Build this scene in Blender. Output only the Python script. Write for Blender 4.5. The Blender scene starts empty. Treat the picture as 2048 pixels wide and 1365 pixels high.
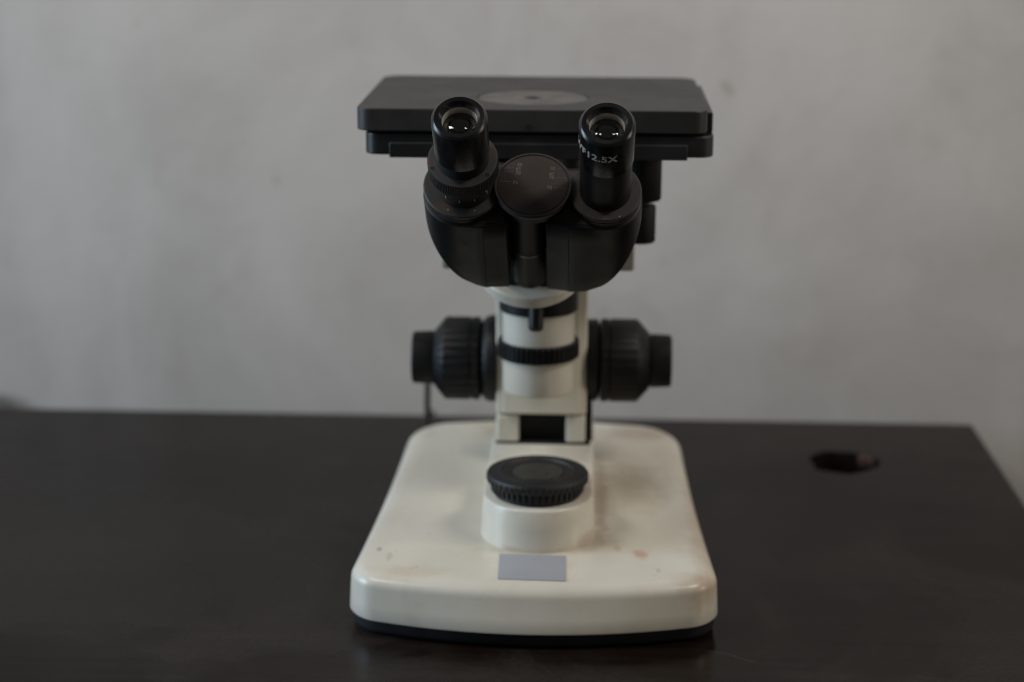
import bpy, bmesh, math, random
from math import sin, cos, pi, radians, sqrt, atan2, hypot
from mathutils import Matrix, Vector

random.seed(7)
scn = bpy.context.scene
COL = scn.collection
MM = 0.001

# ------------------------------------------------------------------ camera
PITCH, YAW, ROLL = radians(15.0), radians(2.4), radians(0.25)
fwd = Vector((-sin(YAW)*cos(PITCH), cos(YAW)*cos(PITCH), -sin(PITCH)))
rgt = fwd.cross(Vector((0, 0, 1))).normalized()
upv = rgt.cross(fwd)
r2 = rgt*cos(ROLL) + upv*sin(ROLL)
u2 = -rgt*sin(ROLL) + upv*cos(ROLL)
camd = bpy.data.cameras.new('camera')
cam = bpy.data.objects.new('camera', camd)
COL.objects.link(cam)
rot = Matrix((r2, u2, -fwd)).transposed().to_4x4()
cam.matrix_world = Matrix.Translation(Vector((26.9, -973.0, 440.0))*MM) @ rot
camd.sensor_width = 36.0
camd.lens = 3700.0/2048.0*36.0
camd.clip_start = 0.05
camd.clip_end = 50.0
camd.dof.use_dof = True
camd.dof.focus_distance = 0.964
camd.dof.aperture_fstop = 4.3
camd.dof.aperture_blades = 9
scn.camera = cam

# ------------------------------------------------------------------ light
world = bpy.data.worlds.new('World')
scn.world = world
world.use_nodes = True
bg = world.node_tree.nodes['Background']
bg.inputs[0].default_value = (1.0, 0.965, 0.92, 1)
bg.inputs[1].default_value = 0.075


def area(name, loc, target, w, h, power, col):
    d = bpy.data.lights.new(name, 'AREA')
    d.shape = 'RECTANGLE'
    d.size, d.size_y, d.energy, d.color = w, h, power, col
    o = bpy.data.objects.new(name, d)
    COL.objects.link(o)
    o.location = loc
    o.rotation_euler = (Vector(target)-Vector(loc)).to_track_quat('-Z', 'Y').to_euler()
    return o


area('window_light_left', (-2.2, -0.18, 0.70), (0, 0.15, 0.15), 0.9, 1.1, 37.0, (0.61, 0.80, 1.0))
area('window_light_right', (2.3, -0.35, 0.75), (0, 0.15, 0.15), 0.6, 0.9, 9.0, (1.0, 0.90, 0.74))
t1 = area('tube_lamp_left', (-0.95, -0.25, 1.45), (-0.35, 0.45, 1.52), 0.6, 0.45, 17.0, (1.0, 0.955, 0.91))
t2 = area('tube_lamp_right', (1.0, -0.25, 1.45), (0.4, 0.45, 1.52), 0.6, 0.45, 19.0, (1.0, 0.95, 0.90))

scn.view_settings.view_transform = 'Standard'
scn.view_settings.look = 'None'
scn.view_settings.exposure = 0.0
scn.view_settings.gamma = 1.0
scn.view_settings.use_curve_mapping = False
scn.render.engine = 'CYCLES'
scn.cycles.use_denoising = True
scn.cycles.denoising_prefilter = 'ACCURATE'
scn.render.filter_size = 1.1
scn.cycles.filter_width = 1.1
scn.cycles.max_bounces = 8
scn.cycles.caustics_reflective = False
scn.cycles.caustics_refractive = False


# ------------------------------------------------------------------ materials
class NT:
    """tiny helper around a material node tree"""
    def __init__(self, name):
        self.m = bpy.data.materials.new(name)
        self.m.use_nodes = True
        self.t = self.m.node_tree
        self.b = self.t.nodes['Principled BSDF']
        self.co = self.t.nodes.new('ShaderNodeTexCoord').outputs['Object']

    def put(self, sock, v):
        if v is None:
            return
        if isinstance(v, bpy.types.NodeSocket):
            self.t.links.new(v, sock)
        else:
            sock.default_value = v

    def math(self, op, a, b=None, clamp=False):
        n = self.t.nodes.new('ShaderNodeMath')
        n.operation = op
        n.use_clamp = clamp
        self.put(n.inputs[0], a)
        self.put(n.inputs[1], b)
        return n.outputs[0]

    def vec(self, op, a, b=None):
        n = self.t.nodes.new('ShaderNodeVectorMath')
        n.operation = op
        self.put(n.inputs[0], a)
        self.put(n.inputs[1], b)
        return n.outputs['Value' if op == 'LENGTH' else 'Vector']

    def scaled(self, s):
        return self.vec('MULTIPLY', self.co, s)

    def noise(self, scale, detail=4.0, rough=0.55, vec=None, dist=0.0):
        n = self.t.nodes.new('ShaderNodeTexNoise')
        n.inputs['Scale'].default_value = scale
        n.inputs['Detail'].default_value = detail
        n.inputs['Roughness'].default_value = rough
        n.inputs['Distortion'].default_value = dist
        self.put(n.inputs['Vector'], vec or self.co)
        return n.outputs[0]

    def smooth(self, v, lo, hi, a=0.0, b=1.0):
        n = self.t.nodes.new('ShaderNodeMapRange')
        n.interpolation_type = 'SMOOTHSTEP'
        self.put(n.inputs[0], v)
        n.inputs[1].default_value = lo
        n.inputs[2].default_value = hi
        n.inputs[3].default_value = a
        n.inputs[4].default_value = b
        return n.outputs[0]

    def mix(self, f, a, b):
        n = self.t.nodes.new('ShaderNodeMix')
        n.data_type = 'RGBA'
        self.put(n.inputs[0], f)
        for i, c in ((6, a), (7, b)):
            self.put(n.inputs[i], c if isinstance(c, bpy.types.NodeSocket) else (*c, 1))
        return n.outputs[2]

    def spot(self, c, r, soft=0.6, wob=0.5, nscale=60.0):
        """mask of an uneven stain round c (mm) with radii r (mm)"""
        d = self.vec('SUBTRACT', self.co, tuple(x*MM for x in c))
        d = self.vec('DIVIDE', d, tuple(x*MM for x in r))
        l = self.vec('LENGTH', d)
        n = self.noise(nscale, 5.0)
        l = self.math('ADD', l, self.math('MULTIPLY', self.math('SUBTRACT', n, 0.5), 2*wob))
        return self.smooth(l, 1.0, 1.0-soft)

    def bump(self, h, strength, dist=0.001):
        n = self.t.nodes.new('ShaderNodeBump')
        n.inputs['Strength'].default_value = strength
        n.inputs['Distance'].default_value = dist
        self.put(n.inputs['Height'], h)
        self.t.links.new(n.outputs[0], self.b.inputs['Normal'])

    def done(self, col, rough, metal=0.0, spec=0.5, coat=0.0, coat_rough=0.2):
        b = self.b
        self.put(b.inputs['Base Color'], col if isinstance(col, bpy.types.NodeSocket) else (*col, 1))
        self.put(b.inputs['Roughness'], rough)
        self.put(b.inputs['Metallic'], metal)
        b.inputs['Specular IOR Level'].default_value = spec
        b.inputs['Coat Weight'].default_value = coat
        b.inputs['Coat Roughness'].default_value = coat_rough
        return self.m


def mat_plain(name, c1, c2, rough, nscale=80.0, metal=0.0, spec=0.5, fine=900.0, bump=0.05, rvar=0.12):
    n = NT(name)
    big = n.noise(nscale, 5.0)
    f = n.smooth(big, 0.35, 0.7)
    col = n.mix(f, c1, c2)
    g = n.noise(fine, 2.0)
    n.bump(g, bump, 0.0003)
    return n.done(col, n.smooth(big, 0.3, 0.75, rough-rvar/2, rough+rvar/2), metal, spec)


def mat_dusty(name, base, dust, rough, amount=0.6, nscale=45.0, speck=0.5, rust=0.0):
    """dark paint with a film of settled dust and a few lint specks"""
    n = NT(name)
    a = n.noise(nscale, 6.0, 0.65)
    fine = n.noise(1400.0, 2.0)
    f = n.math('MULTIPLY', n.smooth(a, 0.32, 0.72), amount)
    f = n.math('MULTIPLY', f, n.smooth(fine, 0.2, 0.75, 0.55, 1.0))
    col = n.mix(f, base, dust)
    rr = n.math('MULTIPLY', n.smooth(n.noise(26.0, 5.0, 0.6), 0.50, 0.68), rust)
    col = n.mix(rr, col, (0.055, 0.022, 0.010))
    sp = n.smooth(n.noise(520.0, 1.0), 0.77, 0.80)
    col = n.mix(n.math('MULTIPLY', sp, speck), col, (0.22, 0.2, 0.18))
    n.bump(fine, 0.08, 0.0003)
    return n.done(col, n.smooth(a, 0.3, 0.75, rough, min(1, rough+0.22)), 0, 0.45)


def mat_white(name, stains=False):
    n = NT(name)
    a = n.noise(14.0, 5.0, 0.6)
    col = n.mix(n.smooth(a, 0.3, 0.75), (0.69, 0.655, 0.565), (0.62, 0.58, 0.48))
    g = n.noise(70.0, 6.0, 0.7)
    col = n.mix(n.smooth(g, 0.60, 0.84, 0, 0.18), col, (0.44, 0.37, 0.25))
    if stains:
        S = [  # centre, radii, soft, wobble, colour, weight
            ((37, 140, 38), (7, 95, 30), 0.8, 0.45, (0.16, 0.075, 0.03), 0.75),
            ((54, 160, 40), (36, 70, 30), 0.95, 0.45, (0.30, 0.21, 0.10), 0.8),
            ((32, 66, 38), (24, 22, 10), 0.8, 0.4, (0.26, 0.16, 0.08), 0.5),
            ((-2, 50, 37), (42, 7, 5), 0.9, 0.5, (0.25, 0.14, 0.07), 0.6),
            ((24, 90, 63.5), (14, 40, 3), 0.9, 0.5, (0.20, 0.09, 0.03), 0.7),
            ((66, 262, 44), (46, 22, 30), 0.9, 0.5, (0.30, 0.18, 0.09), 0.7),
            ((-36, 262, 44), (20, 28, 30), 0.9, 0.5, (0.32, 0.25, 0.10), 0.6),
            ((97, 100, 32), (11, 170, 26), 0.9, 0.45, (0.40, 0.27, 0.15), 0.65),
            ((94, 16, 30), (22, 18, 16), 0.9, 0.55, (0.38, 0.25, 0.14), 0.6),
            ((60, 48, 37), (6, 9, 8), 0.6, 1.0, (0.48, 0.20, 0.07), 0.7),
            ((47, 56, 37), (3, 6, 8), 0.6, 0.9, (0.45, 0.22, 0.08), 0.5),
            ((-75, 18, 36), (34, 13, 10), 0.9, 0.6, (0.46, 0.34, 0.19), 0.45),
            ((-94, 49, 36), (2.0, 3.4, 8), 0.4, 0.35, (0.10, 0.085, 0.07), 0.7),
            ((-87, 38, 36), (2.4, 8, 8), 0.6, 0.7, (0.28, 0.21, 0.13), 0.4),
            ((70, 26, 37), (1.8, 4, 8), 0.5, 0.4, (0.20, 0.18, 0.14), 0.4),
        ]
        for c, r, so, wo, cc, w in S:
            col = n.mix(n.math('MULTIPLY', n.spot(c, r, so, wo, 90.0), w*0.72), col, cc)
        edge = n.smooth(n.noise(38.0, 6.0, 0.7), 0.5, 0.72)
        col = n.mix(n.math('MULTIPLY', edge, 0.13), col, (0.36, 0.27, 0.17))
    n.bump(n.noise(420.0, 3.0), 0.04, 0.0004)
    return n.done(col, n.smooth(g, 0.3, 0.75, 0.27, 0.45), 0, 0.5, 0.25, 0.15)


M = {}
M['white'] = mat_white('aged_white_enamel')
M['white_base'] = mat_white('stained_white_enamel', True)
M['black'] = mat_plain('satin_black_paint', (0.005, 0.005, 0.0055), (0.009, 0.0085, 0.008), 0.50, 60.0, spec=0.27)
M['black_gloss'] = mat_plain('black_anodised', (0.005, 0.005, 0.006), (0.009, 0.009, 0.009), 0.27, 60.0, spec=0.42)
M['black_dust'] = mat_dusty('dusty_black_paint', (0.008, 0.0075, 0.007), (0.040, 0.034, 0.029), 0.52, 0.75, rust=0.7)
M['cap'] = mat_dusty('dusty_cap_plastic', (0.007, 0.007, 0.008), (0.022, 0.020, 0.019), 0.45, 0.5, 60.0)
M['rust_dust'] = mat_dusty('rusty_black_paint', (0.014, 0.012, 0.011), (0.060, 0.046, 0.038), 0.55, 0.8, 60.0, rust=0.6)
M['disc_face'] = mat_dusty('brown_dusted_disc', (0.015, 0.0078, 0.0058), (0.030, 0.018, 0.0135), 0.55, 0.8, 70.0, 0.3)
M['stage'] = mat_dusty('stage_black_coating', (0.017, 0.0165, 0.016), (0.046, 0.041, 0.037), 0.42, 0.6, 18.0, 0.2)
M['stage_side'] = mat_plain('stage_side_black', (0.009, 0.0095, 0.0105), (0.014, 0.014, 0.014), 0.42, 40.0)
M['insert'] = mat_plain('brushed_stage_insert', (0.11, 0.104, 0.098), (0.08, 0.075, 0.07), 0.48, 50.0, 0.3)
M['rubber'] = mat_plain('black_rubber', (0.010, 0.011, 0.014), (0.016, 0.016, 0.018), 0.6, 50.0)
M['beige'] = mat_plain('beige_metal', (0.25, 0.23, 0.19), (0.19, 0.17, 0.135), 0.45, 40.0)
M['retainer'] = mat_plain('grey_lens_retainer', (0.62, 0.58, 0.52), (0.50, 0.47, 0.42), 0.45, 200.0, 0.2)
M['brass'] = mat_plain('worn_metal_seam', (0.34, 0.30, 0.24), (0.22, 0.19, 0.15), 0.35, 300.0, 0.6)
M['plate'] = mat_plain('silver_label', (0.37, 0.385, 0.42), (0.34, 0.355, 0.385), 0.5, 30.0, 0.15)
M['ink'] = mat_plain('white_ink', (0.54, 0.54, 0.50), (0.42, 0.42, 0.38), 0.6, 300.0)
M['ink_old'] = mat_plain('faded_ink', (0.15, 0.125, 0.11), (0.08, 0.065, 0.055), 0.6, 500.0)
M['ink_line'] = mat_plain('engraved_line', (0.10, 0.08, 0.07), (0.055, 0.045, 0.04), 0.6, 500.0)
M['cord'] = mat_plain('black_cord', (0.018, 0.017, 0.016), (0.03, 0.028, 0.026), 0.55, 60.0)
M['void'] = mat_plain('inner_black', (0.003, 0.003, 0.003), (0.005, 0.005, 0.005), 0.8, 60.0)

n = NT('clear_glass')
n.b.inputs['Transmission Weight'].default_value = 1.0
n.b.inputs['IOR'].default_value = 1.52
M['glass'] = n.done((0.97, 0.97, 0.97), n.smooth(n.noise(700.0, 3.0), 0.62, 0.8, 0.01, 0.12))

n = NT('dusty_filter_glass')
a = n.noise(60.0, 5.0)
M['filter'] = n.done(n.mix(n.smooth(a, 0.3, 0.7), (0.008, 0.009, 0.009), (0.020, 0.021, 0.020)), n.smooth(a, 0.3, 0.8, 0.16, 0.3), 0, 0.28)

# desk: dark brown wood-grain laminate with scuffs and dust
n = NT('dark_wood_laminate')
st = n.scaled((1.0, 26.0, 26.0))
g1 = n.noise(5.0, 8.0, 0.65, st, 0.3)
g2 = n.noise(26.0, 4.0, 0.6, n.scaled((1.0, 40.0, 40.0)))
col = n.mix(n.smooth(g1, 0.3, 0.72), (0.0055, 0.0033, 0.0024), (0.0120, 0.0073, 0.0052))
col = n.mix(n.smooth(g2, 0.52, 0.75, 0, 0.4), col, (0.017, 0.0125, 0.010))
d1 = n.noise(5.5, 6.0, 0.6, None, 0.6)
dust = n.smooth(d1, 0.42, 0.60)
dust = n.math('MULTIPLY', dust, n.smooth(n.noise(300.0, 3.0), 0.3, 0.7, 0.5, 1.0))
col = n.mix(n.math('MULTIPLY', dust, 0.34), col, (0.06, 0.053, 0.048))
# curved wipe scratches
sc_ = n.vec('SUBTRACT', n.co, (0.05, -0.12, 0.0))
ln = n.vec('LENGTH', n.vec('MULTIPLY', sc_, (1.0, 1.0, 0.0)))
ln = n.math('ADD', ln, n.math('MULTIPLY', n.noise(9.0, 3.0), 0.05))
rings = n.noise(1.0, 2.0, 0.5, None)
nn = n.t.nodes.new('ShaderNodeTexNoise')
nn.noise_dimensions = '1D'
nn.inputs['Scale'].default_value = 160.0
nn.inputs['Detail'].default_value = 3.0
n.put(nn.inputs['W'], ln)
scr = n.math('MULTIPLY', n.smooth(nn.outputs[0], 0.70, 0.78), n.smooth(n.noise(14.0, 3.0), 0.56, 0.68))
col = n.mix(n.math('MULTIPLY', scr, 0.22), col, (0.12, 0.11, 0.10))
n.bump(g2, 0.08, 0.0006)
M['desk'] = n.done(col, n.math('ADD', n.smooth(d1, 0.38, 0.62, 0.11, 0.36), n.math('MULTIPLY', scr, 0.1)), 0, 0.12)
M['chipboard'] = mat_plain('raw_chipboard', (0.11, 0.05, 0.03), (0.04, 0.02, 0.012), 0.85, 250.0)

# wall: uneven, scuffed off-white distemper over plaster
n = NT('scuffed_plaster_wall')
w1 = n.noise(3.2, 6.0, 0.6, None, 0.4)
w2 = n.noise(11.0, 6.0, 0.65, None, 0.5)
w3 = n.noise(4.0, 5.0, 0.6, n.scaled((1.6, 1.0, 0.35)))
col = n.mix(n.smooth(w1, 0.32, 0.70), (0.435, 0.412, 0.390), (0.555, 0.533, 0.510))
col = n.mix(n.smooth(w2, 0.50, 0.73, 0, 0.32), col, (0.37, 0.335, 0.300))
col = n.mix(n.smooth(w3, 0.52, 0.72, 0, 0.5), col, (0.60, 0.583, 0.565))
sp = n.smooth(n.noise(20.0, 2.0), 0.70, 0.77, 0, 0.4)
col = n.mix(sp, col, (0.26, 0.215, 0.175))
col = n.mix(n.math('MULTIPLY', n.spot((-452, 452, -7), (42, 40, 17), 0.7, 0.45, 34.0), 0.8), col, (0.075, 0.06, 0.05))
col = n.mix(n.math('MULTIPLY', n.spot((-385, 452, 330), (7, 30, 7), 0.8, 0.3, 60.0), 0.35), col, (0.30, 0.25, 0.2))
n.bump(n.math('ADD', w2, n.math('MULTIPLY', n.noise(120.0, 4.0), 0.2)), 0.25, 0.003)
M['wall'] = n.done(col, 0.85, 0, 0.25)


# ------------------------------------------------------------------ mesh helpers
def link(name, bm, mat, parent=None, bevel=0.0, angle=35.0, xf=None, recalc=True):
    if recalc:
        bmesh.ops.recalc_face_normals(bm, faces=bm.faces)
    if xf is not None:
        bm.transform(xf)
    bm.transform(Matrix.Scale(MM, 4))
    me = bpy.data.meshes.new(name)
    bm.to_mesh(me)
    bm.free()
    me.materials.append(M[mat])
    me.shade_smooth()
    me.set_sharp_from_angle(angle=radians(angle))
    o = bpy.data.objects.new(name, me)
    COL.objects.link(o)
    if parent is not None:
        o.parent = parent
        if parent.type == 'EMPTY':
            o.matrix_parent_inverse = Matrix.Translation(-parent.location)
    if bevel:
        b = o.modifiers.new('bevel', 'BEVEL')
        b.width = bevel*MM
        b.segments = 3
        b.limit_method = 'ANGLE'
        b.angle_limit = radians(40)
        b.harden_normals = False
    return o


def lathe(profile, seg=96, bm=None, xf=None, closed=False, teeth=0, amp=0.0, rows=(), duty=0.5):
    """profile: (r, z) list from start to end; rows listed carry knurling of depth amp."""
    bm = bm or bmesh.new()
    if teeth:
        seg = teeth*6
    loops = []
    for k, (r, z) in enumerate(profile):
        lp = []
        for i in range(seg):
            a = 2*pi*i/seg
            rr = r
            if teeth and k in rows and (i % 6) in (0, 1):
                rr = r-amp
            lp.append(bm.verts.new((rr*cos(a), rr*sin(a), z)))
        loops.append(lp)
    for a, b in zip(loops[:-1], loops[1:]):
        for i in range(seg):
            j = (i+1) % seg
            bm.faces.new((a[i], a[j], b[j], b[i]))
    if closed:
        a, b = loops[-1], loops[0]
        for i in range(seg):
            j = (i+1) % seg
            bm.faces.new((a[i], a[j], b[j], b[i]))
    else:
        if profile[0][0] > 1e-6:
            bm.faces.new(loops[0][::-1])
        if profile[-1][0] > 1e-6:
            bm.faces.new(loops[-1])
    if xf is not None:
        bmesh.ops.transform(bm, matrix=xf, verts=[v for l in loops for v in l])
    return bm


def box(x0, x1, y0, y1, z0, z1, bm=None):
    bm = bm or bmesh.new()
    v = [bm.verts.new((x, y, z)) for z in (z0, z1) for (x, y) in ((x0, y0), (x1, y0), (x1, y1), (x0, y1))]
    for f in ((0, 3, 2, 1), (4, 5, 6, 7), (0, 1, 5, 4), (1, 2, 6, 5), (2, 3, 7, 6), (3, 0, 4, 7)):
        bm.faces.new([v[i] for i in f])
    return bm


def rpoly(pts, rad, n=8, sub=1):
    """polygon with rounded corners; straight runs get sub segments"""
    out = []
    N = len(pts)
    rad = rad if isinstance(rad, (list, tuple)) else [rad]*N
    arcs = []
    for i in range(N):
        p, a, b = Vector(pts[i]), Vector(pts[i-1]), Vector(pts[(i+1) % N])
        da, db = (a-p).normalized(), (b-p).normalized()
        ang = da.angle(db)
        r = rad[i]
        if r <= 0:
            arcs.append([p])
            continue
        t = r/math.tan(ang/2)
        c = p+(da+db).normalized()*(r/sin(ang/2))
        s, e = p+da*t-c, p+db*t-c
        a0, a1 = atan2(s.y, s.x), atan2(e.y, e.x)
        d = (a1-a0+pi) % (2*pi)-pi
        arcs.append([c+Vector((cos(a0+d*k/n), sin(a0+d*k/n)))*r for k in range(n+1)])
    for i in range(N):
        out += arcs[i]
        s, e = arcs[i][-1], arcs[(i+1) % N][0]
        for k in range(1, sub):
            out.append(s.lerp(e, k/sub))
    return out


def prism(poly, z0, z1, bm=None):
    bm = bm or bmesh.new()
    a = [bm.verts.new((p[0], p[1], z0)) for p in poly]
    b = [bm.verts.new((p[0], p[1], z1)) for p in poly]
    n = len(poly)
    for i in range(n):
        j = (i+1) % n
        bm.faces.new((a[i], a[j], b[j], b[i]))
    bm.faces.new(a[::-1])
    bm.faces.new(b)
    return bm


def holed(poly, c, rfun, z0, z1):
    """convex plate with one real hole"""
    bm = bmesh.new()
    o0, o1, i0, i1 = [], [], [], []
    for p in poly:
        a = atan2(p[1]-c[1], p[0]-c[0])
        r = rfun(a)
        q = (c[0]+r*cos(a), c[1]+r*sin(a))
        o0.append(bm.verts.new((p[0], p[1], z0)))
        o1.append(bm.verts.new((p[0], p[1], z1)))
        i0.append(bm.verts.new((q[0], q[1], z0)))
        i1.append(bm.verts.new((q[0], q[1], z1)))
    n = len(poly)
    for i in range(n):
        j = (i+1) % n
        for f in ((o0[i], o0[j], o1[j], o1[i]), (o1[i], o1[j], i1[j], i1[i]),
                  (i1[i], i1[j], i0[j], i0[i]), (i0[i], i0[j], o0[j], o0[i])):
            bm.faces.new(f)
    return bm


def loft(loops, bm=None, cap0=True, cap1=True):
    bm = bm or bmesh.new()
    V = [[bm.verts.new(p) for p in l] for l in loops]
    n = len(V[0])
    for a, b in zip(V[:-1], V[1:]):
        for i in range(n):
            j = (i+1) % n
            bm.faces.new((a[i], a[j], b[j], b[i]))
    if cap0:
        bm.faces.new(V[0][::-1])
    if cap1:
        bm.faces.new(V[-1])
    return bm


def tube(path, r, seg=14):
    loops = []
    for i, p in enumerate(path):
        p = Vector(p)
        t = (Vector(path[min(i+1, len(path)-1)])-Vector(path[max(i-1, 0)])).normalized()
        s = t.cross(Vector((0.3, 0.2, 0.93))).normalized()
        q = t.cross(s)
        loops.append([p+(s*cos(2*pi*k/seg)+q*sin(2*pi*k/seg))*r for k in range(seg)])
    return loft(loops)


def spline(P, n=12):
    P = [Vector(p) for p in P]
    out = []
    for i in range(len(P)-1):
        p0, p1, p2, p3 = P[max(i-1, 0)], P[i], P[i+1], P[min(i+2, len(P)-1)]
        for k in range(n):
            t = k/n
            out.append(0.5*((2*p1)+(p2-p0)*t+(2*p0-5*p1+4*p2-p3)*t*t+(3*p1-p0-3*p2+p3)*t**3))
    out.append(P[-1])
    return out


def text_bm(txt, size, bold=0.0, sx=1.0):
    """flat glyph mesh centred in x, baseline at y=0 (mm)"""
    c = bpy.data.curves.new('glyphs', 'FONT')
    c.body = txt
    c.size = size
    c.offset = bold
    c.align_x = 'CENTER'
    c.space_character = 1.07 if bold > 0.15 else 1.0
    c.resolution_u = 4
    o = bpy.data.objects.new('glyphs', c)
    COL.objects.link(o)
    dg = bpy.context.evaluated_depsgraph_get()
    me = bpy.data.meshes.new_from_object(o.evaluated_get(dg))
    bm = bmesh.new()
    bm.from_mesh(me)
    bpy.data.objects.remove(o)
    bpy.data.curves.remove(c)
    bpy.data.meshes.remove(me)
    bm.transform(Matrix.Diagonal((sx, 1, 1, 1)))
    bmesh.ops.triangulate(bm, faces=bm.faces)
    return bm


def tag(o, label, cat=None, group=None, kind=None):
    if label:
        o['label'] = label
    if cat:
        o['category'] = cat
    if group:
        o['group'] = group
    if kind:
        o['kind'] = kind
    return o


def empty(name, loc):
    o = bpy.data.objects.new(name, None)
    o.location = Vector(loc)*MM
    o.empty_display_size = 0.02
    COL.objects.link(o)
    return o


# ------------------------------------------------------------------ setting: wall
bm = box(-1500, 1500, 452, 560, -760, 1500)
tag(link('wall', bm, 'wall'), 'scuffed off-white plaster wall behind the dark desk', kind='structure')

# ------------------------------------------------------------------ desk
desk = tag(empty('desk', (-600, 100, -760)), 'dark brown wood-grain desk with a round cable hole near its back corner', 'desk')
HC = (218.5, 336.0)
poly = rpoly([(-1600, -700), (331, -700), (331, 434), (-1600, 434)], 2.5, 4)
dense = []
for i in range(len(poly)):
    a, b = Vector(poly[i]), Vector(poly[(i+1) % len(poly)])
    aa, ab = atan2(a.y-HC[1], a.x-HC[0]), atan2(b.y-HC[1], b.x-HC[0])
    d = (ab-aa+pi) % (2*pi)-pi
    k = max(1, int(abs(d)/0.06))
    for j in range(k):     # equal angles seen from the hole
        t = aa+d*j/k
        dirv = Vector((cos(t), sin(t)))
        e = b-a
        den = dirv.x*e.y-dirv.y*e.x
        s = ((a.x-HC[0])*e.y-(a.y-HC[1])*e.x)/den
        dense.append((HC[0]+dirv.x*s, HC[1]+dirv.y*s))


def hole_r(a):
    return 25.5+1.2*sin(3*a+1.0)+0.8*sin(7*a)+2.5*math.exp(-((a+2.5)/0.25)**2)


top = link('tabletop', holed(dense, HC, hole_r, -25, 0), 'desk', desk, 0.0)
# chipped raw board showing on the far right of the hole
bm = bmesh.new()
loops = []
for k in range(16):
    a = 0.45+k*0.036
    w = 2.2*sin(pi*k/15)+0.2+0.5*random.random()
    r = hole_r(a)-0.3
    loops.append([(HC[0]+(r-w)*cos(a), HC[1]+(r-w)*sin(a), -2.2), (HC[0]+r*cos(a), HC[1]+r*sin(a), -0.3-0.3*random.random()),
                  (HC[0]+r*cos(a), HC[1]+r*sin(a), -9), (HC[0]+(r-w*0.4)*cos(a), HC[1]+(r-w*0.4)*sin(a), -7)])
link('chipped_board', loft(loops), 'chipboard', top)
link('apron', box(-1590, 320, 300, 318, -420, -25.5), 'desk', desk, 1.0)
link('hole_dark_backing', box(-1590, 305, 319, 430, -96, -84), 'void', desk)  # unseen black panel, added so the cable hole looks dark inside
link('side_panel', box(308, 326, -690, 299, -760, -25.5), 'desk', desk, 1.0)
link('side_panel', box(-1594, -1576, -690, 299, -760, -25.5), 'desk', desk, 1.0)

# ------------------------------------------------------------------ microscope
scope = tag(empty('microscope', (0, 140, 0)),
            'old inverted laboratory microscope with white base, black binocular head and flat black stage', 'microscope')

# --- base
WF, WB, YB, YF, BX = 108.4, 96.2, 277.0, 12.5, -2.1


def outline(inset, bow, z, slope=0.0):
    pts = [(-WF+inset, YF+inset), (WF-inset, YF+inset), (WB-inset, YB-inset), (-WB+inset, YB-inset)]
    rf, rb = max(4, 17-inset*0.6), max(6, 26-inset*0.6)
    poly = rpoly(pts, [rf, rf, rb, rb], 9, 14)
    out = []
    for p in poly:
        x, y = p.x, p.y
        t = (x/(WF-inset))
        wfr = max(0.0, 1-max(0, (y-YF-inset))/70.0)
        y -= bow*(1-t*t)*wfr**2
        wbk = max(0.0, 1-max(0, (YB-inset-y))/60.0)
        y += 16*(1-t*t)*wbk**2
        x *= 1-0.022*max(0.0, sin(pi*min(1, max(0, (y-YF)/(YB-YF)))))
        out.append((BX+x, y, z+slope*y))
    return out


ZT, SL = 36.0, 0.030
R = 7.0


def top_z(y):
    return ZT+SL*y


loops = [outline(1.2, 21.5, 9.4), outline(0.3, 21.5, 9.8), outline(0, 21.4, 10.8), outline(0.4, 19.4, 18)]
for k in range(9):
    a = k/8*pi/2
    loops.append(outline(1.0+R*(1-cos(a)), 17.0-1.5*k/8, ZT-R-0.6+R*sin(a), SL*(0.4+0.6*k/8)))
for ins, dz in ((15, 0.25), (24, 0.45), (36, 0.55), (52, 0.6)):
    loops.append(outline(ins, 17.0-ins*0.2, ZT-0.6+dz, SL))
base = link('base', loft(loops), 'white_base', scope, angle=50)
tag(base, 'glossy white cast base with rust and yellow stains')
tray = link('bottom_tray', loft([outline(5, 19, 0.3), outline(2.6, 20, 1.2), outline(1.8, 20.8, 3.5), outline(1.4, 21.2, 9.7)]), 'rubber', base, angle=50)
for x, y in ((-84, 36), (84, 36), (-76, 240), (76, 240)):
    link('rubber_foot', lathe([(9, 0.05), (10, 0.4), (10, 2.0)], 32, xf=Matrix.Translation((x, y, 0))), 'rubber', base)
# blank silver label
lab = rpoly([(-21.8, 9.0), (17, 8.0), (16.6, 44), (-22.6, 45)], 1.0, 3)
bm = prism(lab, 0, 1)
for p in bm.verts:
    p.co.z = top_z(p.co.y)+(0.12 if p.co.z > 0.5 else -0.8)
link('label_plate', bm, 'plate', base)

# --- plinth with the round black lamp cap
pl = []
for z, ins in ((35.5, -1.2), (39.5, -0.2), (50, 0.3), (61.8, 1.0), (62.8, 1.5), (63.2, 2.4)):
    p = []
    for k in range(41):
        a = pi+pi*k/40
        p.append((-1+(34-ins)*cos(a), 80.5+(34-ins)*sin(a), z))
    for y in (120, 150, 190, 235):
        p.append((-1+34-ins, y, z))
    for y in (235, 190, 150, 120):
        p.append((-1-34+ins, y, z))
    pl.append(p)
plinth = link('plinth', loft(pl), 'white_base', scope, angle=40)
CX, CY = -1.5, 80.0
T = Matrix.Translation((CX, CY, 63.1-67.0))
cap = link('lamp_cap', lathe([(22, 67.0), (25.8, 67.2), (25.8, 69.6), (28.0, 69.9), (28.6, 75.2), (30.0, 75.6), (30.7, 76.5), (30.7, 79.6),
                              (29.9, 80.9), (28.0, 81.2), (23.4, 81.2), (22.8, 81.7), (21.8, 81.7), (21.0, 80.6), (16.2, 80.4), (15.8, 79.6), (0, 79.6)],
                             teeth=46, amp=1.1, rows=(3, 4, 5, 6), xf=T), 'cap', plinth, angle=40)
tag(cap, 'round black ribbed cap on the plinth')
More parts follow.
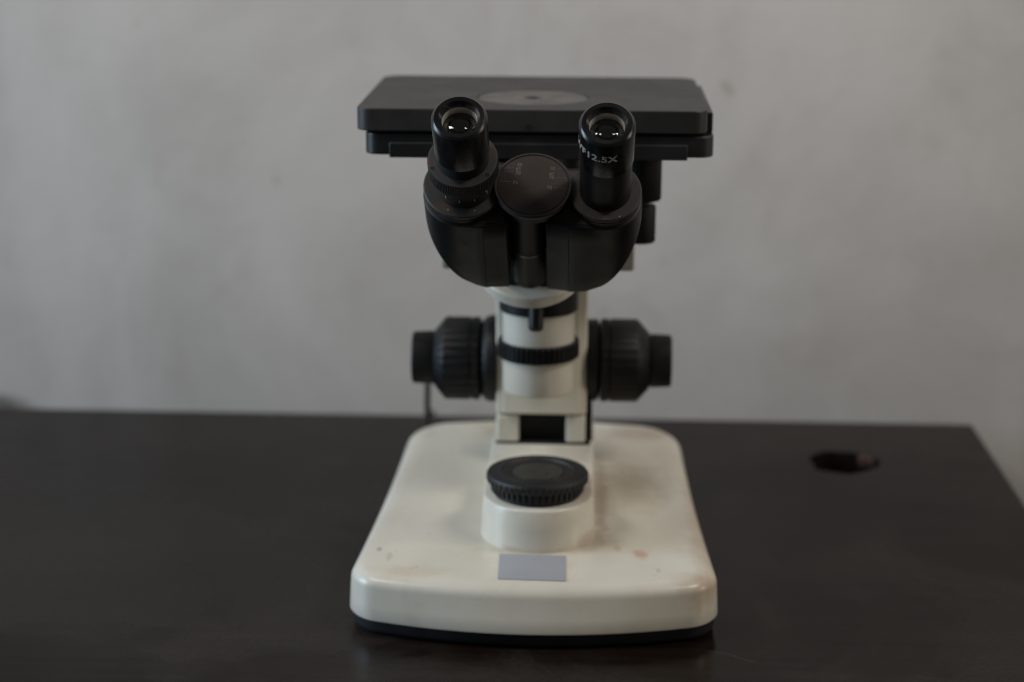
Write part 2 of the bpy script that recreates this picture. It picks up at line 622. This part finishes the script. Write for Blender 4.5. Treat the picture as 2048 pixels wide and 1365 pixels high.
link('filter_glass', lathe([(15.6, 79.65), (15.6, 80.3), (15.2, 80.6), (0.0, 80.6)], 64, xf=T), 'filter', plinth)

# --- column, feet, tube housing
column = link('column', box(-31.4, 27.2, 172, 246, 83.5, 228), 'white', scope, 2.2)
link('front_face', prism(rpoly([(-26.8, 168.8), (23.2, 168.8), (23.2, 173.5), (-26.8, 173.5)], 0.8, 3), 85.5, 200), 'white', column, 0.6)
link('foot', box(-31, -16.4, 172.4, 210, 64.8, 82.8), 'white', column, 1.6)
link('foot', box(14.0, 26.7, 172.4, 210, 64.8, 82.8), 'white', column, 1.6)
link('slot_panel', box(-28, 31.0, 182, 244, 63.3, 83.0), 'void', column, 0.5)
link('foot_pad', box(-31.4, 30, 173.2, 210, 63.25, 64.6), 'rubber', column, 0.3)

TX, TY = -3.4, 146.5
T = Matrix.Translation((TX, TY, 0))
housing = link('tube_housing', lathe([(20.9, 108.5), (22.0, 109.2), (22.6, 110.6), (22.6, 173), (21.8, 174), (0, 174)], 96, xf=T), 'white', scope)
link('clamp_ring', lathe([(22.3, 131), (24.8, 131), (25.6, 131.8), (25.6, 140.7), (24.8, 141.6), (22.3, 141.6)], teeth=46, amp=0.9, rows=(2, 3), xf=T, closed=True),
     'black', housing)
link('collar', lathe([(22.4, 161), (24.0, 161), (24.5, 161.5), (24.5, 186), (23.8, 186.6), (0, 186.6)], 96, xf=T), 'black', housing)
zz = Vector((0, -0.45, -0.89)).normalized()
xx = Vector((1, 0, 0))
P = Matrix((xx, zz.cross(xx), zz)).transposed().to_4x4()
P.translation = Vector((-4.2, 121.5, 171.5))
link('set_screw', lathe([(3.2, 0), (4.6, 0.4), (4.6, 16.0), (4.2, 17.4), (2.8, 18.3), (0, 18.6)], 40, xf=P), 'black', housing)

# --- binocular head frame: local x right, y away, z along the eyetube axis
A45 = radians(45)
HEAD_O = Vector((-2.4, 13.0, 261.6))
u = Vector((1, 0, 0))
v = Vector((0, -cos(A45), sin(A45)))
H = Matrix((u, v.cross(u), v)).transposed().to_4x4()
H.translation = HEAD_O
H = H @ Matrix.Rotation(radians(-2.2), 4, 'Z')

HM = H @ Matrix.Translation((-4.4, 0, 0))     # hinge axis sits a little left of the eyetube midline
TM = radians(58)
nv = Vector((0, -cos(TM), sin(TM)))
MT = Matrix((u, nv.cross(u), nv)).transposed().to_4x4()
MT.translation = Vector((-6.8, 96, 202))
mount = link('head_mount', lathe([(21, -9.0), (29.8, -8.6), (31, -7.6), (31, -1.0), (30.4, -0.2), (28.4, 0.0), (27.4, -0.8), (20, -0.8), (19, -0.4), (0, -0.4)], 96, xf=MT), 'white', scope)
link('mount_neck', lathe([(15, -19), (19, -9.1), (0, -9.1)], 64, xf=MT), 'black', mount)

hinge = link('hinge_barrel', lathe([(10.0, -88), (10.0, -53.6), (10.4, -53.2), (11.0, -53.0), (11.0, 0.2), (0, 0.2)], 64, xf=HM), 'black', scope)
link('seam_ring', lathe([(10.2, -53.6), (11.25, -53.6), (11.25, -52.8), (10.2, -52.8)], 64, xf=HM, closed=True), 'brass', hinge)
link('hinge_block', box(-20.5, 12.0, -3.0, 14, -97, -6), 'void', hinge, 0.5, xf=H)
HD = H @ Matrix.Translation((-1.0, -0.8, -1.6))
idisc = link('interpupillary_disc', lathe([(9, 1.9), (20.0, 2.0), (21.0, 2.4), (21.3, 3.0), (21.3, 4.7), (20.7, 5.5), (19.7, 5.6), (19.4, 5.1), (0, 5.1)], 128, xf=HD), 'black_dust', scope)
link('disc_boss', lathe([(12, -5.0), (18.2, -4.6), (19.0, -3.8), (19.0, 1.7), (12, 1.9)], 96, xf=HD, closed=True), 'black', idisc)
link('disc_face', lathe([(19.1, 5.12), (19.1, 5.35), (18.8, 5.5), (0, 5.5)], 96, xf=HD), 'disc_face', idisc)
Z = 5.56
marks = [('55', 9.4, 10.0, 11.6, 13.6), ('65', 9.1, 6.8, 11.4, 15.2), ('70', 9.0, 4.6, 11.2, 16.4), ('75', 8.4, -1.6, 10.3, 16.2)]
marksL = [('55', -7.3, 11.6, -11.6, -9.6), ('65', -7.8, 9.0, -13.6, -10.2), ('70', -7.8, 6.4, -15.3, -10.4), ('75', -8.8, 0.6, -16.6, -11.2)]
for t, x, y, a, b in marks+marksL:
    x, y, a, b = [1.08*q for q in (x, y, a, b)]
    tb = text_bm(t, 3.0, 0.04, 0.95)
    link('scale_number', tb, 'ink_old', idisc, xf=HD @ Matrix.Translation((x, y-0.9, Z)), recalc=False)
    yy_ = y+(0.15 if x > 0 else 0.6)
    link('scale_line', box(a, b, yy_-0.14, yy_+0.14, Z-0.05, Z+0.01), 'ink_line', idisc, xf=HD)

VT = -8.0


def pod(sgn, r, inner, seam, cx, deep):
    """prism housing: teardrop section along the tube axis with a swept lower end"""
    pts = []
    NA = 40
    for k in range(NA+1):
        a = -pi/2-0.02+(pi+0.04)*k/NA
        pts.append((cx+r*cos(a), r*sin(a)))
    i = inner
    f = r-0.9
    pts += [(30, r), (20, f), (i, f-1), (i, 9), (i, 0), (i, -9), (i, -f+1.0), (i+0.4, -f+0.5), (seam-0.6, -r+0.25), (seam+0.1, -r-0.25), ((seam+cx)/2, -r-0.1)]
    u1 = cx+r

    def vb(x):
        t = min(1.0, max(0.0, (x-25)/(u1-25)))
        return -22.0-deep*max(0, 1-t**1.6)**(1/1.6)
    rows = []
    cxm = 34.0
    for ins, z in ((1.4, VT+0.6), (0.5, VT+0.4), (0.0, VT-0.2)):
        rows.append([(x-(x-cxm)/max(1e-6, hypot(x-cxm, y))*ins, y-y/max(1e-6, hypot(x-cxm, y))*ins, z) for x, y in pts])
    z0 = VT-0.2
    for s_ in (0.2, 0.4, 0.6, 0.8, 0.95):
        rows.append([(x, y, z0+(vb(x)-z0)*s_) for x, y in pts])
    rows.append([(x-(x-cxm)*0.012, y*0.975, z0+(vb(x)-z0)*0.988) for x, y in pts])
    rows.append([(x-(x-cxm)*0.04, y*0.93, vb(x)) for x, y in pts])
    rows = [[(sgn*x, y, z) for x, y, z in l] for l in rows]
    bm = loft(rows, cap0=True, cap1=False)
    bm.verts.ensure_lookup_table()
    n = len(pts)
    last = [bm.verts[k] for k in range(len(bm.verts)-n, len(bm.verts))]
    mid = [bm.verts.new((p.co.x, 0, p.co.z-0.3)) for p in last]
    for k in range(n):
        j = (k+1) % n
        bm.faces.new((last[k], last[j], mid[j], mid[k]))
    return bm


for sgn, rp, inner, seam, cx, deep in ((-1, 22.3, 14.3, 27.0, 38.8, 49.0), (1, 20.2, 6.9, 19.2, 38.0, 52.5)):
    ph = link('prism_housing', pod(sgn, rp, inner, seam, cx, deep), 'black', scope, xf=H, angle=38)
    f_ = rp-2.4
    cov = [(sgn*(cx+f_*cos(a)), f_*sin(a)) for a in [-pi/2+pi*k/30 for k in range(31)]]
    cov += [(sgn*(inner+1.4), f_-0.8), (sgn*(inner+1.4), -f_+0.8)]
    link('top_cover', prism(cov if sgn > 0 else cov[::-1], VT+0.4, VT+0.75), 'rust_dust', ph, 0.1, xf=H)
    F = H @ Matrix.Translation((sgn*cx, 0, 0))
    rf = rp-0.5
    link('flange', lathe([(rf-1.2, VT+0.3), (rf-0.7, VT+0.8), (rf-0.7, -3.9), (rf-1.5, -3.6), (rf-1.5, -2.9), (rf-0.3, -2.5), (rf, -1.9), (rf, -0.6), (rf-0.6, 0.0), (rf-1.6, 0.15), (0, 0.15)], 128, xf=F), 'black_dust', ph)
    # slim joint of the inner cover strip on the front face
    link('cover_joint', box(sgn*seam-0.2, sgn*seam+0.2, -rp-0.34, -rp+0.4, -66, VT-4), 'void', ph, xf=H)
    for a in ((-1.95, -1.15) if sgn < 0 else (-1.1,)):
        link('index_dot', lathe([(0.32, 0.1), (0.32, 0.22), (0, 0.24)], 12, xf=F @ Matrix.Translation((18.4*cos(a), 18.4*sin(a), 0))), 'ink', ph)
    link('index_line', box(-0.12, 0.12, -1.6, 1.6, 0.12, 0.2), 'ink_old', ph, xf=F @ Matrix.Rotation(pi/2 if sgn > 0 else -pi/2, 4, 'Z') @ Matrix.Translation((0, 17.4, 0)))

# left diopter adjustment
F = H @ Matrix.Translation((-38.0, 0, 0))
RK = 18.9
dio = link('diopter_ring', lathe([(15.2, 0.2), (15.7, 0.5), (15.7, 13.2), (16.4, 13.6), (18.0, 14.0), (RK, 14.6), (RK, 22.8), (RK-0.5, 23.6), (RK-1.6, 23.9), (0, 23.9)],
                                 teeth=112, amp=0.42, rows=(5, 6), xf=F), 'black_dust', scope, angle=30)
link('groove', lathe([(13.3, 23.8), (14.0, 23.8), (14.0, 32), (13.3, 32)], 64, xf=F, closed=True), 'void', dio)
for a in (-2.72, -0.62):
    link('grub_screw', lathe([(0.95, 23.7), (0.95, 24.02), (0.6, 24.02), (0.5, 23.6), (0, 23.6)], 20, xf=F @ Matrix.Translation((17.0*cos(a), 17.0*sin(a), 0))), 'black_gloss', dio)


def wrap(bm, rad, ang0, h):
    """bend a flat glyph mesh round the tube; ang0 is the middle direction, h the baseline height"""
    for k in range(2):
        bmesh.ops.subdivide_edges(bm, edges=[e for e in bm.edges if abs(e.verts[0].co.x-e.verts[1].co.x) > 0.6], cuts=1)
    for p in bm.verts:
        a = ang0+p.co.x/rad
        rr = rad+p.co.z
        p.co = (rr*cos(a), rr*sin(a), h+p.co.y)
    return bm


for deg in (-66, -35, -5, 25, 56):
    a0 = radians(-90+deg)
    bm = wrap(box(-0.2, 0.2, 0, 2.0, -0.05, 0.05), 15.72, a0, 5.0)
    link('tick', bm, 'ink', dio, xf=F)
bm = wrap(text_bm('0', 4.4, 0.10, 0.85), 15.78, radians(-90+54), 7.8)
link('zero_mark', bm, 'ink', dio, xf=F, recalc=False)


# eyepieces: same make on both tubes
def eyepiece(sgn, z0, spin):
    F = H @ Matrix.Translation((sgn*38.0, 0, z0)) @ Matrix.Rotation(spin, 4, 'Z')
    prof = [(13.2, 0.0), (14.3, 0.0), (14.6, 0.5), (14.6, 26.5), (14.4, 26.9), (13.3, 28.3), (13.0, 28.5), (10.7, 28.2)]
    r, z = 10.7, 28.2
    for k in range(7):     # fine stepped funnel down to the lens
        prof += [(r-0.03, z-0.45), (r-0.22, z-0.5)]
        r, z = r-0.22, z-0.5
    prof += [(9.75, 24.9), (9.75, 22.6), (8.8, 10.0), (0, 9.0)]
    e = link('eyepiece', lathe(prof, 128, xf=F), 'black_gloss', scope, angle=28)
    link('lens_retainer', lathe([(9.7, 24.9), (9.5, 25.0), (8.95, 20.9), (8.95, 18.0), (9.7, 18.0)], 96, xf=F, closed=True), 'retainer', e)
    lens = [(8.8, 17.9), (8.9, 18.5), (8.9, 20.4), (8.7, 20.7)]
    Rl = 17.0
    zc = 20.7-sqrt(Rl*Rl-8.7**2)
    for k in range(1, 11):
        rr = 8.7*(1-k/10)
        lens.append((rr, zc+sqrt(Rl*Rl-rr*rr)))
    prof2 = [(0.0, 15.3)]+[(8.8*k/8, 17.9-2.6*(1-(k/8)**2)) for k in range(1, 8)]+lens
    link('eye_lens', lathe(prof2, 96, xf=F), 'glass', e, angle=50)
    return e, F


e, FR = eyepiece(1, 31.8, 0.0)
tag(e, 'right eyepiece lettered with its magnification')
bm = wrap(text_bm('WF12.5X', 6.9, 0.20, 0.98), 14.64, radians(-90-31), 14.4)
link('lettering', bm, 'ink', e, xf=FR, recalc=False)
link('eyepiece_tube', lathe([(13.9, 0.1), (13.9, 31.2), (13.3, 31.7), (0, 31.7)], 96, xf=H @ Matrix.Translation((38, 0, 0))), 'black', scope)
eyepiece(-1, 31.8, 0.8)

# --- stage
SX0, SX1, SY0, SY1 = -108.0, 94.2, 82.5, 241.0
SZ = 294.0
sp = rpoly([(SX0, SY0), (SX1, SY0), (SX1, SY1), (SX0, SY1)], [9, 9, 12, 12], 8, 16)
SC = (-7.5, 137.5)
stage = link('stage_plate', holed(sp, SC, lambda a: 33.6, SZ-13.2, SZ), 'stage', scope, 0.7)
tag(stage, 'flat black specimen stage with a round insert')
link('stage_insert', lathe([(5.6, SZ-4), (5.6, SZ-0.6), (6.0, SZ-0.25), (32.6, SZ-0.25), (33.2, SZ-0.7), (33.2, SZ-4)], 96, xf=Matrix.Translation((SC[0], SC[1], 0)), closed=True), 'insert', stage)
link('inner_shadow_disc', lathe([(33, SZ-8), (33, SZ-6), (0, SZ-6)], 48, xf=Matrix.Translation((SC[0], SC[1], 0))), 'void', stage).name = 'hole_shade_disc'  # black disc standing in for the shade inside the insert hole
Q = Matrix.Translation((-8.2, SY0-0.15, SZ-9.8)) @ Matrix.Rotation(pi/2, 4, 'X')
link('screw_hole', lathe([(0.6, -0.1), (1.45, -0.1), (1.45, 0.12), (1.1, 0.14), (0, -0.02)], 24, xf=Q), 'void', stage)
lp = rpoly([(-103.5, 84.5), (98.2, 84.5), (98.2, 236), (-103.5, 236)], [9, 9, 12, 12], 8, 4)
lower = link('lower_stage_plate', prism(lp, 266.8, 279.2), 'stage_side', scope, 0.8)
link('front_bar', box(-88.5, 82.8, 80.6, 96, 265.8, 274.6), 'stage_side', lower, 0.6)
link('guide_rail', box(-96, 91, 88, 230, 279.0, 281.2), 'void', lower)
link('side_guide', box(94.4, 98.0, 100, 225, 279.3, 291), 'stage_side', lower, 0.8)

# stage drive knobs hanging on the right
KX, KY = 57.5, 128.0
T = Matrix.Translation((KX, KY, 0))
knob = link('stage_drive_knob', lathe([(7, 234), (12.2, 234.4), (12.8, 235.4), (12.8, 262), (12.0, 263), (11, 263.4), (11, 266), (0, 266)], teeth=40, amp=0.3, rows=(2, 3), xf=T), 'black', scope)
link('lower_knob', lathe([(5, 208), (9.0, 208.4), (9.8, 209.4), (9.8, 230), (9.2, 231), (5, 231.2), (5, 236), (0, 236)], teeth=32, amp=0.3, rows=(2, 3), xf=T), 'black', knob)

# --- stage carrier, nosepiece, objective behind the head
carrier = link('stage_carrier', box(-64, 55.5, 150, 236, 184.5, 212), 'beige', scope, 2.0)
link('post', box(-40, -22, 236.5, 250, 170, 266), 'beige', carrier, 1.5)
link('post', box(16, 34, 236.5, 250, 170, 266), 'beige', carrier, 1.5)
T = Matrix.Translation((SC[0]+1.5, 150, 0))
nose = link('nosepiece', lathe([(20, 212.2), (30, 213), (31, 214), (31, 226), (29, 231), (20, 236), (0, 236)], 72, xf=T), 'black', scope)
link('objective', lathe([(10, 232), (11.5, 233), (11.5, 250), (10.4, 252), (9, 262), (6, 266), (0, 266)], 64, xf=Matrix.Translation((11.5, 148, 0))), 'beige', nose)
link('objective', lathe([(10, 232), (11.5, 233), (11.5, 246), (8, 258), (0, 258)], 64, xf=Matrix.Translation((-28, 160, 0))), 'black', nose)

# --- focus knobs
KZ, KY = 114.6, 196.0
for sgn in (-1, 1):
    X0 = 26.9 if sgn > 0 else -31.1
    Rk = Matrix.Translation((X0, KY, KZ)) @ Matrix.Rotation(sgn*pi/2, 4, 'Y')
    ck = link('coarse_focus_knob', lathe([(24, 8.6), (26.0, 8.8), (27.2, 9.6), (27.2, 14.0), (26.2, 14.3), (26.2, 15.3), (27.2, 15.6), (27.2, 32.2), (26.4, 33.6), (18.5, 40.6), (17.6, 41.0), (0, 41.0)] if sgn > 0 else
                                         [(24, 11.2), (26.0, 11.4), (27.2, 12.2), (27.2, 16.4), (26.2, 16.7), (26.2, 17.7), (27.2, 18.0), (27.2, 33.6), (26.4, 35.0), (18.5, 41.4), (17.6, 41.8), (0, 41.8)],
                                         teeth=28, amp=0.75 if sgn < 0 else 0.35, rows=(2, 3, 6, 7) if sgn < 0 else (2, 3, 6, 7), xf=Rk), 'black', scope, angle=30)
    e_ = 41.0 if sgn > 0 else 41.8
    link('fine_focus_knob', lathe([(16.2, e_), (17.3, e_+0.6), (17.6, e_+1.4), (17.0, e_+13.2), (16.2, e_+14.2), (0, e_+14.6)], teeth=44, amp=0.35, rows=(2, 3), xf=Rk), 'black', ck, angle=30)
    link('collar', lathe([(28.5 if sgn < 0 else 26.8, 0.2), (28.5 if sgn < 0 else 26.8, 5.5), (27.2, 6.5 if sgn > 0 else 8.0), (25.6, 7.4 if sgn > 0 else 9.5), (23.5, 8.4 if sgn > 0 else 11.0), (0, 8.8 if sgn > 0 else 11.3)], 72, xf=Rk), 'black', ck)

# --- power cord behind the left knob
path = spline([(-20, 248, 100), (-45, 285, 104), (-70, 308, 103), (-86, 316, 86), (-89, 320, 50), (-89, 326, 14), (-90, 345, 2.6),
               (-93, 385, 2.4), (-95, 425, 2.4), (-95.5, 437, 1.0), (-96, 443, -12), (-96, 444, -60)], 10)
tag(link('power_cord', tube(path, 2.2), 'cord'), 'thin black cord dropping to the desk behind the left focus knob', 'cord')
